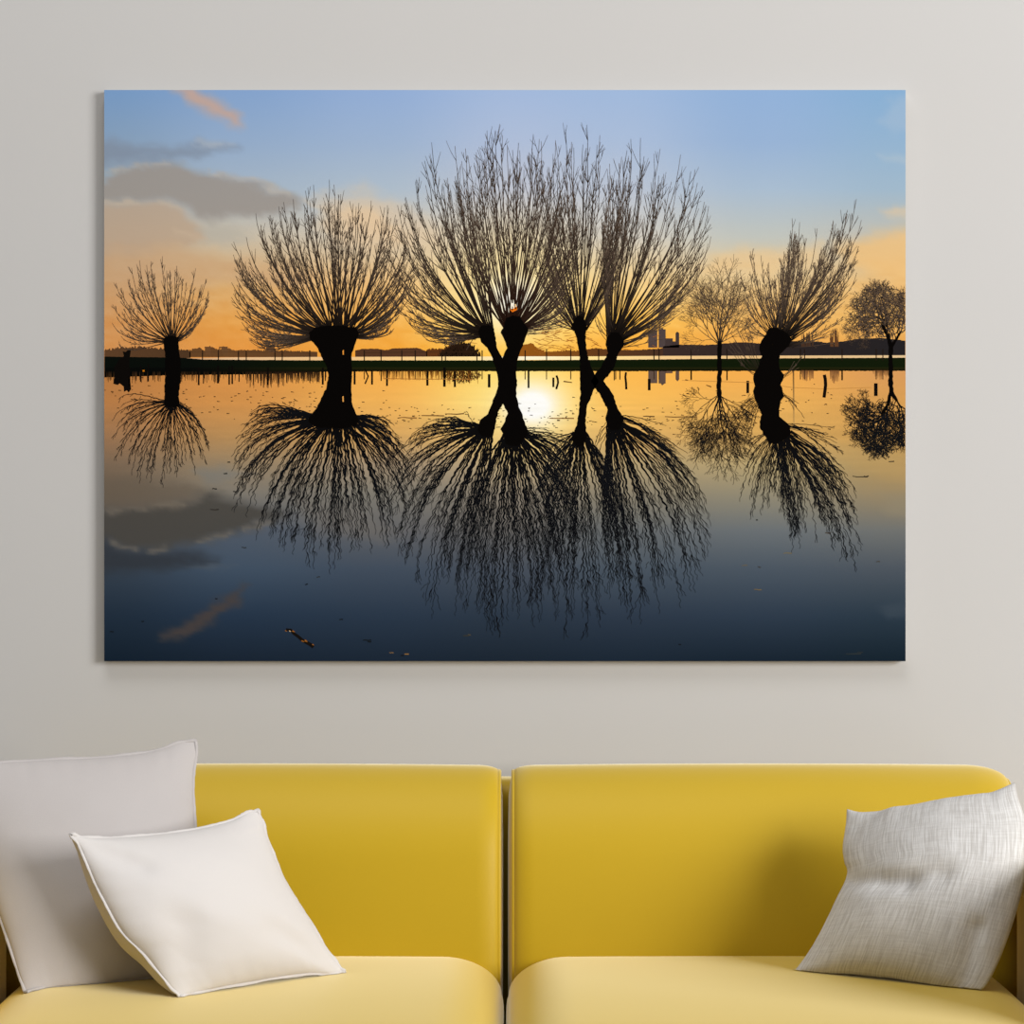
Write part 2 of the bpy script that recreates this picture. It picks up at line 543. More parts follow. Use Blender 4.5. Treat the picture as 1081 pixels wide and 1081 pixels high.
# bright river behind the meadow
def band(xs, y0s, y1s, cols):
    for a in range(len(xs) - 1):
        ink.poly([(xs[a], y0s[a]), (xs[a + 1], y0s[a + 1]), (xs[a + 1], y1s[a + 1]), (xs[a], y1s[a])],
                 [C(*cols[a]), C(*cols[a + 1]), C(*cols[a + 1]), C(*cols[a])])
band([196, 240, 330, 420, 500, 560, 620, 700, 800, 957], [378, 377.4, 376.8, 376.6, 376.4, 376.2, 376.2, 375.7, 375.5, 375],
     [381, 381, 381, 381, 381, 380, 380, 379.5, 379, 378.6],
     [(200,150,105), (235,195,150), (240,196,140), (250,206,140), (255,226,160), (255,246,214), (255,226,150), (240,200,140), (226,186,130), (214,184,140)])
ink.layer = 3
# meadow strip
gx_ = list(np.arange(110, 957, 3.0)) + [956]
for a in range(len(gx_) - 1):
    xa, xb = gx_[a], gx_[a + 1]
    def top(x):
        return np.interp(x, [110, 190, 215, 330, 560, 720, 800, 956], [376.5, 377.5, 379.6, 380.4, 380.4, 379.2, 378.4, 377.6])
    def bot(x):
        b_ = np.interp(x, [110, 180, 250, 300, 335, 360, 520, 640, 956], [398.5, 396, 395.4, 394.5, 392.6, 392.2, 391.8, 391.8, 391.4])
        return b_
    ja, jb = rng.uniform(-.3, .3), rng.uniform(-.3, .3)
    l_ = min(1, max(0, (xa - 200) / 150))
    g1 = tuple(p + (q - p) * l_ for p, q in zip((11, 15, 11), (17, 25, 9)))
    g2 = tuple(p + (q - p) * l_ for p, q in zip((10, 12, 10), (34, 34, 13)))
    mid = 387.8
    ink.poly([(xa, top(xa) + ja * .5), (xb, top(xb) + jb * .5), (xb, mid), (xa, mid)], C(*g1))
    ink.poly([(xa, mid), (xb, mid), (xb, bot(xb) + jb), (xa, bot(xa) + ja)], [C(*g2), C(*g2), C(*(v * .45 for v in g2)), C(*(v * .45 for v in g2))])
# reeds fringing the left bank and their mirror image
for k in range(260):
    x = rng.choice([rng.uniform(112, 345), rng.uniform(262, 345)])
    ln = rng.uniform(1, 8) * (1.6 if 262 < x < 300 else 1)
    ink.stroke([(x, 392), (x + rng.uniform(-.6, .6), 397 + ln)], .9, .4, C(24,18,12), C(90,60,32))
for k in range(120):
    x = rng.uniform(400, 505)
    ink.stroke([(x, 391), (x + rng.uniform(-.5, .5), 393 + rng.uniform(2, 9) * (1.4 if x > 472 else 1))], .9, .35, C(60,36,14), C(170,110,40))
for k in range(200):      # the bush mirrored
    a = rng.uniform(0, math.pi); rr = rng.random() ** .6
    x = 488 + math.cos(a) * rr * 20; y = 392 + math.sin(a) * rr * 11
    ink.stroke([(x, y), (x + rng.uniform(-1, 1), y + rng.uniform(1, 3.5))], 1.1, .4, C(64,38,16))
# mirrored tower blocks and poplars
for (a, b, t, c) in ((684.4,693.9,404.5,C(96,78,68)),(695.4,702.7,404.8,C(92,74,66)),(702.5,710,394,C(104,80,62)),(713.3,717,400.5,C(96,74,62))):
    ink.rect(a, 391.2, b, t, c)
ink.poly([(697.6,404.6),(702,404.6),(699,407)], C(92,74,66))
ink.poly([(713.3,400.4),(717,400.4),(715.3,402.6)], C(96,74,62))
for (cx, hw, l_) in ((852, 7, 12), (881, 4.5, 13), (930, 8, 10)):
    for k in range(36):
        x = cx + rng.uniform(-hw, hw)
        ink.stroke([(x, 391), (x + rng.uniform(-.4, .4), 394 + rng.random() * (l_ - 2 - abs(x - cx) * .6))], 1.0, .5, C(112,74,42), C(170,118,66))
# fence wires and posts
DK = C(14,11,9)
FP = C(34,24,18)
ink.layer = 4
posts = [213.8, 230.6, 251.8, 260.0, 290.3, 298, 327, 384.6, 402.3, 424.2, 438.4, 466.5, 470.3, 503.5, 509, 554.4, 577, 602.6, 632, 650, 690.4, 695.8, 729.6, 767.4, 845, 849.4, 889, 925, 932]
for x in posts:
    ink.rect(x - .55, 369.8 if x < 560 else 368.4, x + .55, 380.5, FP)
    if x > 380:
        ink.rect(x - .45, 391, x + .45, 400.5, C(70,46,22) if x < 660 else C(58,42,28))
ink.stroke([(200, 371.6), (330, 371.8)], .35, .35, C(90,62,40))
ink.stroke([(384, 372.2), (500, 371.4)], .35, .35, C(60,40,26))
ink.stroke([(405, 399.6), (452, 400.2), (500, 400.4)], .6, .6, C(170,110,50))
ink.stroke([(720, 401.5), (800, 404), (836, 409), (870, 410.5), (920, 409)], .45, .45, C(190,134,64))
ink.stroke([(837.6, 391.5), (838.2, 450)], 1.5, 1.0, C(110,78,40), C(190,150,90))
for (x, a, b, wd) in ((136.8,388,408,1.6),(148.6,386,403,1.3),(156.6,384,402.6,1.3),(209.8,388,406.6,1.7),(214.8,392,405,1.0),(230.2,386,404.6,2.2),(242,386,406,1.6),(245.2,386,405.4,1.6),(282.8,388,406.4,1.9),(252.4,392,403,1.1),(340.8,388,406,2.0),(343.5,390,402,1),(374.4,390,405.8,2.0),(392.8,391,406,1.9),(402.4,391,402,1),(408.6,390,407.4,1.9),(451.2,392,407,2.3),(469.2,388,408.2,2.6),(480.2,392,408.6,2.2),(516.4,395,409,2.6),(558,391,409.6,1.9),(584.2,398.6,408.6,2.1),(685.4,400,412,2.8),(789.4,402,415,2.8),(924.6,404.6,418,3.7),(729.7,391,401,1.5),(767.5,391,401.4,1.2),(889,391,401.4,1.5),(648.5,391,401.5,1.0),(654.4,391,400.8,1.0)):
    ink.rect(x - wd / 2, a, x + wd / 2, b, DK)
ink.stroke([(587.4,396.4),(588.8,400),(589.2,404),(588.2,407.5),(587.3,410.8)], 2.0, 2.0, DK)
ink.stroke([(660.9,393),(660.2,398),(660.9,404),(661.2,411)], 2.0, 2.2, DK)
ink.stroke([(870.2,395.6),(871.2,400),(871.6,406),(871,412),(869.9,419.6)], 3.3, 3.3, DK)
ink.stroke([(385.2,389.5),(388.8,397.2),(385.4,405.2)], 1.3, 1.4, DK)
ink.stroke([(595,402.6),(604,403.8)], 1.3, .8, C(100,66,22))
ink.stroke([(745.5,406.5),(751,408.4)], .8, 1.2, C(120,80,36))
# broken stump at the left
ink.poly([(129.6,371),(132.8,371.6),(134.4,370),(138.2,368.2),(137.6,374),(136.4,380),(136,396),(137.6,403),(138.4,411),(135.8,414.4),(134,412),(131,413.6),(130.6,408),(126.4,404.6),(124.4,406.4),(119.6,405),(121,398),(120.4,388),(126,379),(131,376)], DK)
ink.rect(150.6, 390.6, 152.6, 392.4, C(200,120,20))

# ---- trees
TW = C(13,10,8)      # twig ink
def clampc(a, b, t):
    return tuple(p + (q - p) * t for p, q in zip(a, b))
def bez(p0, p1, p2, p3, n):
    out = []
    for i in range(n + 1):
        t = i / n; u = 1 - t
        out.append((u**3*p0[0]+3*u*u*t*p1[0]+3*u*t*t*p2[0]+t**3*p3[0], u**3*p0[1]+3*u*u*t*p1[1]+3*u*t*t*p2[1]+t**3*p3[1]))
    return out
strokes = []          # (pts, w0, w1, tree index, depth)
def wiggle(pts, amp, q):
    ph = q.uniform(0, 6.28); fr = q.uniform(.12, .3)
    ph2 = q.uniform(0, 6.28)
    out = []
    n = len(pts)
    for i, (x, y) in enumerate(pts):
        t = i / (n - 1)
        out.append((x + amp * t * math.sin(ph + i * fr * 4) + amp * .5 * t * math.sin(ph2 + i * 1.9), y + amp * .3 * t * math.sin(ph2 + i)))
    return out
def branch(p0, p3, w0, ti, q, spread=.55, twigs=8, lift=.75, tl=(.05, .15), n=14):
    dx, dy = p3[0] - p0[0], p3[1] - p0[1]
    L = math.hypot(dx, dy)
    if L < 2:
        return
    ux, uy = dx / L, dy / L
    # leaves outward, then rises
    sx, sy = ux * (1 + spread * abs(ux)), uy * (1 - spread * .35) + abs(ux) * spread * .35
    l = math.hypot(sx, sy); sx, sy = sx / l, sy / l
    ex, ey = ux * (1 - lift * .8), uy - lift * .55
    l = math.hypot(ex, ey); ex, ey = ex / l, ey / l
    pts = bez(p0, (p0[0] + sx * L * .36, p0[1] + sy * L * .36), (p3[0] - ex * L * .36, p3[1] - ey * L * .36), p3, n)
    pts = wiggle(pts, L * .005, q)
    strokes.append((pts, w0, .3, ti))
    for k in range(twigs):
        t = q.uniform(.38, .97)
        i = min(n - 1, int(t * n))
        a = pts[i]; b = pts[i + 1]
        ang = math.atan2(b[1] - a[1], b[0] - a[0]) + q.choice((-1, 1)) * q.uniform(.12, .5)
        tl_ = L * q.uniform(*tl) * (1.25 - t * .6)
        m = (a[0] + math.cos(ang) * tl_ * .5, a[1] + math.sin(ang) * tl_ * .5)
        e = (a[0] + math.cos(ang) * tl_ + 0, a[1] + math.sin(ang) * tl_ - tl_ * .16)
        strokes.append(([a, m, e], min(.5, w0 * .4), .2, ti))
        if q.random() < .6:
            ang2 = ang + q.uniform(-.6, .6)
            strokes.append(([m, (m[0] + math.cos(ang2) * tl_ * .5, m[1] + math.sin(ang2) * tl_ * .5 - tl_ * .06)], .35, .18, ti))
def along(poly, t):
    d = [0]
    for a, b in zip(poly, poly[1:]):
        d.append(d[-1] + math.hypot(b[0] - a[0], b[1] - a[1]))
    s = t * d[-1]
    for i in range(len(poly) - 1):
        if s <= d[i + 1] or i == len(poly) - 2:
            u = (s - d[i]) / (d[i + 1] - d[i])
            return (poly[i][0] + (poly[i+1][0]-poly[i][0]) * u, poly[i][1] + (poly[i+1][1]-poly[i][1]) * u)
def fan(base, crown, n, w0, ti, seed, rmin=.62, twigs=8, jit=3, **kw):
    """shoots from a pollard head: base = (x0,x1,y), ends along the crown outline"""
    q = random.Random(seed)
    n = int(n * 1.15); w0 *= .8
    for k in range(n):
        t = (k + q.uniform(-.4, 1.4)) / n
        t = min(1, max(0, t))
        e = along(crown, t)
        bx = base[0] + (base[1] - base[0]) * min(1, max(0, .5 + (t - .5) * .95 + q.uniform(-.22, .22)))
        by = base[2] + q.uniform(-2, 3) + abs(t - .5) * 6
        rr = rmin + (1 - rmin) * q.random() ** .55
        if k % 5 == 0:
            rr = q.uniform(.97, 1.03)
        p3 = (bx + (e[0] - bx) * rr + q.gauss(0, jit), by + (e[1] - by) * rr + q.gauss(0, jit))
        branch((bx, by), p3, w0 * q.uniform(.55, 1.15) * (.55 + .45 * rr), ti, q, twigs=twigs, **kw)

MIR = [392.5, 398.0, 402.0, 402.5, 402.5, 390.0, 407.0, 390.0]
# small pollard at the left
fan((175, 187, 357), [(128,362),(121,345),(119,325),(125,306),(136,288),(151,271),(166,279),(179,270),(192,282),(205,280),(217,294),(220,314),(214,334),(200,352)], 52, 1.25, 0, 1, twigs=9, jit=2.5)
# second pollard
fan((336, 374, 352), [(284,358),(262,350),(250,332),(245,305),(247,275),(252,256),(266,240),(283,222),(298,208),(318,203),(334,194),(350,193),(363,205),(380,212),(398,208),(414,220),(428,242),(438,262),(440,290),(436,312),(424,332),(404,350)], 118, 2.3, 1, 2, twigs=11, rmin=.6, jit=4)
fan((330, 345, 354), [(300,368),(268,362),(258,350),(252,336),(262,325)], 22, 1.0, 1, 22, twigs=8, rmin=.5, lift=.2, spread=.2)
# middle pair of stems
fan((506, 521, 350), [(468,362),(440,352),(425,335),(414,305),(408,268),(420,215),(428,196),(446,184),(455,150),(466,160),(478,156),(492,172),(508,200)], 58, 2.1, 2, 3, twigs=11, rmin=.66, jit=4)
fan((533, 556, 342), [(470,200),(492,165),(508,152),(520,142),(529,134),(538,150),(548,155),(560,150),(566,140),(580,150),(590,160),(598,180),(606,205),(612,240),(608,285),(596,322)], 78, 2.1, 2, 4, twigs=11, rmin=.62, jit=4)
fan((533, 556, 346), [(580,350),(612,338),(618,320),(612,300)], 14, 1.2, 2, 5, twigs=7, rmin=.55, lift=.3)
fan((500, 514, 354), [(486,362),(452,360),(432,350),(425,336)], 16, 1.1, 2, 6, twigs=9, rmin=.5, lift=.15, spread=.1)
# crossing pair of stems
fan((606, 619, 344), [(574,330),(566,285),(562,245),(570,200),(580,165),(590,150),(600,128),(606,155),(617,130),(626,152),(637,148),(648,160),(660,150),(668,185),(664,235),(650,285)], 56, 1.9, 3, 7, twigs=10, rmin=.66, jit=4, spread=.35)
fan((641, 658, 355), [(634,250),(640,200),(650,165),(662,158),(676,148),(687,140),(698,150),(706,168),(718,178),(734,180),(742,205),(750,222),(749,250),(742,272),(730,295),(716,312)], 62, 2.0, 4, 8, twigs=10, rmin=.66, jit=4, spread=.35)
fan((648, 660, 362), [(700,352),(722,330),(735,300),(740,280)], 12, 1.2, 4, 9, twigs=8, rmin=.55, lift=.15)
fan((641, 652, 358), [(628,345),(622,320),(628,295)], 6, .8, 4, 10, twigs=5, rmin=.6)
# big right-hand pollard with two leaning sheaves
fan((812, 832, 352), [(790,345),(786,318),(788,290),(792,266),(800,285),(808,262),(812,290),(820,300),(826,268),(832,285)], 34, 1.2, 6, 12, twigs=8, rmin=.55, jit=3)
fan((816, 832, 350), [(828,262),(834,250),(841,228),(848,236),(856,243),(850,262)], 24, 1.4, 6, 13, twigs=8, rmin=.6, jit=3)
fan((824, 835, 354), [(866,262),(878,240),(884,222),(893,228),(898,208),(902,232),(912,235),(904,252),(896,268),(912,275),(890,300),(872,322)], 40, 1.6, 6, 14, twigs=9, rmin=.6, jit=3, spread=.25)
fan((826, 836, 362), [(868,366),(884,352),(894,330),(900,310)], 12, .8, 6, 15, twigs=6, rmin=.5, lift=.1)
fan((798, 806, 392), [(770,372),(764,355),(778,340),(790,338)], 8, .8, 6, 16, twigs=4, rmin=.6, lift=0)
fan((824, 828, 396), [(838,388),(846,378),(852,366)], 5, .6, 6, 17, twigs=2, rmin=.6, lift=0)

# ordinary branching trees
def grow(p, ang, L, w_, depth, ti, q, droop=0.0, kink=.25, maxd=5, sp=(.3, .7)):
    n = 4
    pts = [p]
    a = ang
    for i in range(n):
        a += q.uniform(-kink, kink) * .5
        p = (p[0] + math.cos(a) * L / n, p[1] + math.sin(a) * L / n)
        pts.append(p)
    strokes.append((pts, w_, w_ * .62, ti))
    if depth >= maxd or L < 2.2:
        return
    grow(pts[-1], a + q.uniform(-.2, .2), L * q.uniform(.66, .84), w_ * .66, depth + 1, ti, q, droop, kink, maxd, sp)
    for s in (-1, 1):
        if q.random() < .92:
            b_ = pts[q.choice((2, 3, 4))]
            grow(b_, a + s * q.uniform(*sp) + droop * math.cos(a) * s * 0, L * q.uniform(.55, .82), w_ * .55, depth + 1, ti, q, droop, kink, maxd, sp)
q = random.Random(33)
for ang, L, w_ in ((-92, 26, 1.8), (-112, 24, 1.4), (-70, 23, 1.5), (-135, 20, 1.0), (-48, 17, 1.0), (-152, 17, .8), (-30, 15, .8), (-100, 20, 1.0), (-82, 20, 1.0)):
    grow((759.5 + rng.uniform(-.6, .6), 363), R(ang), L, w_, 0, 5, q, maxd=5)
q = random.Random(44)
for x, y, ang, L, w_ in ((937,352,-115,16,2.6),(936,345,-100,17,2.2),(933,340,-140,16,1.8),(937,350,-70,14,1.6),(941,363,-45,15,1.8),(947,352,-80,15,1.3),(934,338,-165,15,1.4),(931,335,-95,14,1.4),(928,345,-175,14,1.2),(935,350,160,11,1.0),(945,345,-60,13,1.2),(930,330,-130,12,1.0),(925,340,170,12,1.0),(922,350,150,9,.9),(950,340,-75,12,1.1)):
    grow((x, y), R(ang), L, w_, 0, 7, q, kink=.9, maxd=5, sp=(.4, 1.1))

for k in range(520):
    a = q.uniform(0, 6.283); rr = math.sqrt(q.random())
    x = 931 + math.cos(a) * rr * 33; y = 332 + math.sin(a) * rr * (31 if math.sin(a) < 0 else 24)
    th = q.uniform(0, 6.283); p = [(x, y)]
    for j in range(4):
        th += q.uniform(-1, 1)
        x += math.cos(th) * 1.7; y += math.sin(th) * 1.7
        p.append((x, y))
    strokes.append((p, q.uniform(.5, 1.0), .35, 7))
# trunks (outline of the upper half; mirrored below)
TRUNK = {
 0: [(173.4,357),(175.8,355.6),(183,355),(188.8,356.2),(189.2,372),(190.6,382),(190.8,392.6),(174.6,392.6),(174.4,375),(173.2,366)],
 1: [(326,351),(332,346),(345,344),(362,344),(376,346),(379,352),(375.4,362),(371.6,372),(371,384),(371.8,398.2),(347,398.2),(345.4,388),(340.4,378),(334.6,366),(327,357)],
 2: [(505,350),(508,344),(516,343),(521.6,347),(525.3,369),(530.5,378),(535.7,367.6),(531.8,357),(528.6,351),(531.6,346),(534,336),(541,333),(549,334),(553,341),(558,347),(557,351),(553.8,360),(550.6,367.6),(547.4,376.6),(545.4,385.7),(544.8,394.8),(546,402.2),(526,402.2),(524.7,393.5),(521.8,384),(518.9,375.3),(514.6,367),(508,361)],
 3: [(603.4,343),(606.5,337),(611,333),(616,335),(619.4,344),(618,358.5),(620,375),(625.3,391),(632,402.7),(612.5,402.7),(612.4,392),(611.7,372.7),(608.6,356)],
 4: [(639.4,364),(641,357),(645,351),(653,351),(658,359),(658.6,365),(652.5,374),(648.7,387),(643,395),(637,402.7),(624,402.7),(627.5,396),(634.4,388),(642,372.7)],
 5: [(757.4,363),(758.6,360),(761.2,360),(762,363),(761.6,375),(761.8,390.2),(757.4,390.2),(757.2,376)],
 6: [(803.4,361),(809,352),(811.6,346.8),(816,345.8),(820.5,346.2),(827,349),(831.4,352.4),(835.6,358),(832.6,365.4),(827,370.6),(823.4,374),(822,381.8),(823.7,390.9),(827.8,396),(826.4,401.4),(823.7,407.2),(797,407.2),(795.4,401),(796.2,394.4),(800.4,388),(801.8,381),(804.6,376),(801.6,369)],
 7: [(930,341),(934,344),(936.6,352),(939,352),(941.4,362),(946,356),(950,350),(951.4,351),(947.6,358.6),(942.6,367),(942.2,378),(942.6,390.2),(938,390.2),(938.2,376),(938.4,366),(935.6,354),(931,346)],
}
ink.layer = 8
def rough(pts, q, amp):
    out = []
    for i, a in enumerate(pts):
        b = pts[(i + 1) % len(pts)]
        out.append(a)
        L = math.hypot(b[0] - a[0], b[1] - a[1])
        k = int(L / 2.4)
        for j in range(1, k):
            t = j / k
            out.append((a[0] + (b[0] - a[0]) * t + q.uniform(-amp, amp), a[1] + (b[1] - a[1]) * t + q.uniform(-amp, amp)))
    return out
INK = C(9,7,6)
q = random.Random(7)
for ti, pl in TRUNK.items():
    ink.poly(rough(pl, q, .5), INK)
    m = MIR[ti]
    ml = [(x + .6 * math.sin(y * .5), 2 * m - y) for x, y in pl]
    ink.layer = 8.3
    ink.poly(rough(ml, q, .6), INK)
    bx = [p[0] for p in pl if abs(p[1] - m) < 1.2]
    ink.layer = 8.6
    ink.rect(min(bx) + .3, m - 1.6, max(bx) - .3, m + 1.6, INK)
    ink.layer = 8
# slit of sky in the second trunk
ink.layer = 9
ink.poly([(361.6,370),(363,369.4),(363,374.6),(361.8,374.4)], C(230,150,60))
ink.poly([(361.4,418.6),(362.8,418),(363,424.4),(361.6,424)], C(226,160,80))
# strokes above the water and their mirror image
for li, (pts, w0, w1, ti) in enumerate(strokes):
    ink.layer = 5
    hot = math.exp(-((pts[0][0] - 541) ** 2 + (pts[0][1] - 325) ** 2) / 500.)
    base = clampc(TW, C(60,26,10), hot * .5)
    ink.stroke(pts, w0, max(w1, .2), base, clampc(TW, C(104,86,72), .45 if w0 > 1.2 else .9))
    m = MIR[ti]
    def mx(x, y, amp=1.0):
        dpt = min(1.0, max(0, (y - m - 20) / 120.))
        return x + amp * (.22 + dpt * .5) * (math.sin(y * .8 + x * .11) + .8 * math.sin(y * .37 + x * .07) + .6 * math.sin(y * 1.7 + x * .4))
    if w0 < .55 and len(pts) <= 3 and jrng.random() < .45:
        continue
    # finer sampling so that the ripple breaks the lines up
    fine = []
    for a, b in zip(pts, pts[1:]):
        L = math.hypot(b[0] - a[0], b[1] - a[1])
        k = max(1, int(L / 2.2))
        for j in range(k):
            t = j / k
            fine.append((a[0] + (b[0] - a[0]) * t, a[1] + (b[1] - a[1]) * t))
    fine.append(pts[-1])
    ink.layer = 6
    rp = [(mx(x, 2 * m - y), 2 * m - y + .35 * math.sin(y * 1.3 + x)) for x, y in fine]
    ink.stroke(rp, w0 * 1.0, max(w1, .3), C(12,11,11), C(22,24,28))
# the sun glinting between the shoots
ink.layer = 9
for k in range(14):
    x, y = 541 + (k % 2) * 2.4 - 1.2, 326 - k * .35
    ink.stroke([(x, y), (x - .2, y - 5)], 1.5 - k * .05, .5, C(255,244,220))
ink.poly([(538.6,327.4),(541,329.6),(546,327),(545.4,323.4),(543,325),(540,323)], C(236,120,24))
ink.poly([(539.6,326.8),(541.4,328.2),(541.6,320),(540,320)], C(255,246,226))
ink.poly([(543.4,326.6),(545,326.4),(544.8,321),(543.6,321)], C(255,214,160))
# small bird-box on a twig
ink.stroke([(827.8,313.2),(834,312.8)], 1.6, 1.2, C(40,30,24))
# things afloat on the water
ink.layer = 4
D1, D2 = C(20,22,22), C(150,92,34)
stick = [(302,664.6),(307,665),(310,668.5),(315,672),(319,675.6),(323,677.8),(328,680.6),(331,683)]
ink.stroke(stick, 2.6, 3.8, C(24,20,16))
q = random.Random(3)
for k in range(16):
    t = q.random()
    i = min(len(stick) - 2, int(t * (len(stick) - 1)))
    x = stick[i][0] + (stick[i+1][0] - stick[i][0]) * q.random(); y = stick[i][1] + q.uniform(-1.2, .6) + 1
    ink.stroke([(x - 1, y - .4), (x + q.uniform(.6, 1.8), y + .6)], 1.2, .7, D2 if q.random() < .7 else C(196,168,130))
for (x, y, l_, c) in ((358,653.6,4,D1),(383,676,9,D1),(388,677.6,4,D1),(411,689,4.5,C(120,96,66)),(423,692,3.5,D1),(427,690.4,4.5,C(150,110,54)),(489,671,6,C(60,58,48)),(494,670,3,C(80,74,58)),(116,667,4,D1),(149,656,3,D1),(227,632,2.5,D1),(322,617,3,D1),(334,609,4,C(50,54,56)),(240,488,3,D1),(236,500,4,D1),(224,516,5,D1),(246,519,4,D1),(222,538,9,C(50,46,42)),(255,578,5,C(50,52,54)),(827,584,9,C(110,100,76)),(783,597,6,C(100,92,76)),(800,598.6,3,C(60,56,50)),(796,622.4,8,C(110,94,66)),(925,593,4,C(70,66,58)),(798,549,2,D1),(871,562.6,6,C(70,60,50)),(900,503,16,C(70,60,44)),(912,502.6,5,C(50,42,34)),(938,487,6,C(60,48,36)),(893,690.4,16,C(48,54,54)),(905,688.6,6,C(44,50,50)),(716,680,3,D1),(870,427,3,C(120,84,44)),(874,453,3,C(80,62,40)),(889,459,4,C(130,98,56)),(702,440,34,C(120,86,46)),(679,439.6,12,C(90,66,38)),(664,446,8,C(150,110,60)),(420,441,20,C(150,104,54)),(445,439,24,C(120,84,44)),(470,437,20,C(110,76,40)),(580,442,26,C(140,98,48)),(260,413,2,C(120,84,50))):
    ink.stroke([(x, y + q.uniform(-.4, .4)), (x + l_ * .3, y + q.uniform(-.5, .5)), (x + l_ * .6, y + q.uniform(-.5, .5)), (x + l_, y + q.uniform(-.4, .4))], .8, 1.2, c)
ink.layer = 4
# bits of flotsam where the low shoots are mirrored
for k in range(420):
    cx, sx, cy, sy = rng.choice(((515,38,441,7),(590,30,441,7),(440,40,440,9),(330,45,432,9),(690,40,445,12),(300,40,428,8),(165,30,420,12),(800,50,430,14)))
    x = rng.gauss(cx, sx); y = rng.gauss(cy, sy)
    ink.stroke([(x, y), (x + rng.uniform(.8, 3.2), y + rng.uniform(-.5, .5))], .9, .4, C(70,48,26))
# faint twigs hanging over the river
for k in range(160):
    x = rng.gauss(570, 45); y = rng.gauss(358, 10)
    if y > 374 or 500 < x < 562: continue
    a = rng.uniform(-.5, .5)
    ink.stroke([(x, y), (x + 8 * math.cos(a), y + 8 * math.sin(a))], .5, .3, C(170,100,36))

# ---- assemble the sheet
def sheet_xyz(x, y, layer):
    v = P(x, y, YF)
    return (v.x, YF - 0.00006 * layer, v.z)
gverts = [sheet_xyz(gx[j, i], gy[j, i], 0) for j in range(NY) for i in range(NX)]
gfaces = [(j * NX + i, (j + 1) * NX + i, (j + 1) * NX + i + 1, j * NX + i + 1) for j in range(NY - 1) for i in range(NX - 1)]
off = len(gverts)
iverts = [sheet_xyz(*v) for v in ink.v]
# every inked face looks to the room (-y)
ifaces = []
for f_ in ink.f:
    a, b, c = (ink.v[k] for k in f_[:3])
    s = (b[0] - a[0]) * (c[1] - a[1]) - (b[1] - a[1]) * (c[0] - a[0])
    if len(f_) == 4:
        d_ = ink.v[f_[3]]
        s += (c[0] - a[0]) * (d_[1] - a[1]) - (c[1] - a[1]) * (d_[0] - a[0])
    g_ = [k + off for k in f_]
    ifaces.append(g_[::-1] if s > 0 else g_)
me = bpy.data.meshes.new('printed_picture')
me.from_pydata(gverts + iverts, [], gfaces + ifaces)
me.update()
ca = me.color_attributes.new('ink', 'FLOAT_COLOR', 'POINT')
cols = np.ones((len(gverts) + len(iverts), 4), np.float32)
cols[:off, :3] = lingrid.reshape(-1, 3)
cols[off:, :3] = np.array(ink.c, np.float32)
cols[:, :3] *= K_PRINT
ca.data.foreach_set('color', cols.ravel())
m_print, nt, b = new_mat('canvas_print_ink')
at = N(nt, 'ShaderNodeAttribute', attribute_name='ink')
nt.links.new(at.outputs['Color'], b.inputs['Base Color'])
b.inputs['Roughness'].default_value = 0.9
b.inputs['Specular IOR Level'].default_value = 0.0
c0 = P(X0, Y1, YF); c1 = P(X1, Y0, YF)
canvas = empty('canvas_print', ((c0.x + c1.x) / 2, 0.0, c0.z))
tag(canvas, 'large frameless sunset print of bare willows on the wall above the sofa', 'picture')
link('printed_picture', me, m_print, canvas, smooth=False)
box('stretched_canvas', c0.x, c1.x, YF + 0.0003, -0.001, c0.z, c1.z, M_CANVAS, canvas, bevel=0.0012, seg=2)

# ------------------------------------------------------------------ sofa
def rrect(hy, hz, r, n_arc=8, n_side=10, bulge_f=0.0, bulge_t=0.0, rz=None):
    rz = rz or r
    """rounded rectangle in (y,z): starts at the lower back, goes front-bottom, up the front, over the top"""
    pts = []
    corners = [(-hy + r, -hz + rz, 180, 270), (hy - r, -hz + rz, 270, 360), (hy - r, hz - rz, 0, 90), (-hy + r, hz - rz, 90, 180)]
    for ci, (cy, cz, a0, a1) in enumerate(corners):
        for k in range(n_arc + 1):
            a = R(a0 + (a1 - a0) * k / n_arc)
            pts.append((cy + r * math.cos(a), cz + rz * math.sin(a)))
        nx_ = corners[(ci + 1) % 4]
        a = R(a1)
        p = pts[-1]
        q_ = (nx_[0] + r * math.cos(R(nx_[2])), nx_[1] + rz * math.sin(R(nx_[2])))
        for k in range(1, n_side):
            t = k / n_side
            pts.append((p[0] + (q_[0] - p[0]) * t, p[1] + (q_[1] - p[1]) * t))
    out = []
    for (y, z) in pts:
        by = bulge_f * (1 - (z / hz) ** 2) * (1 if y < 0 else .2) * (-1 if y < 0 else 1) * min(1, abs(y) / (hy * .6))
        bz = bulge_t * (1 - (y / hy) ** 2) * (1 if z > 0 else -.3) * min(1, abs(z) / (hz * .6))
        out.append((y + by, z + bz))
    return out

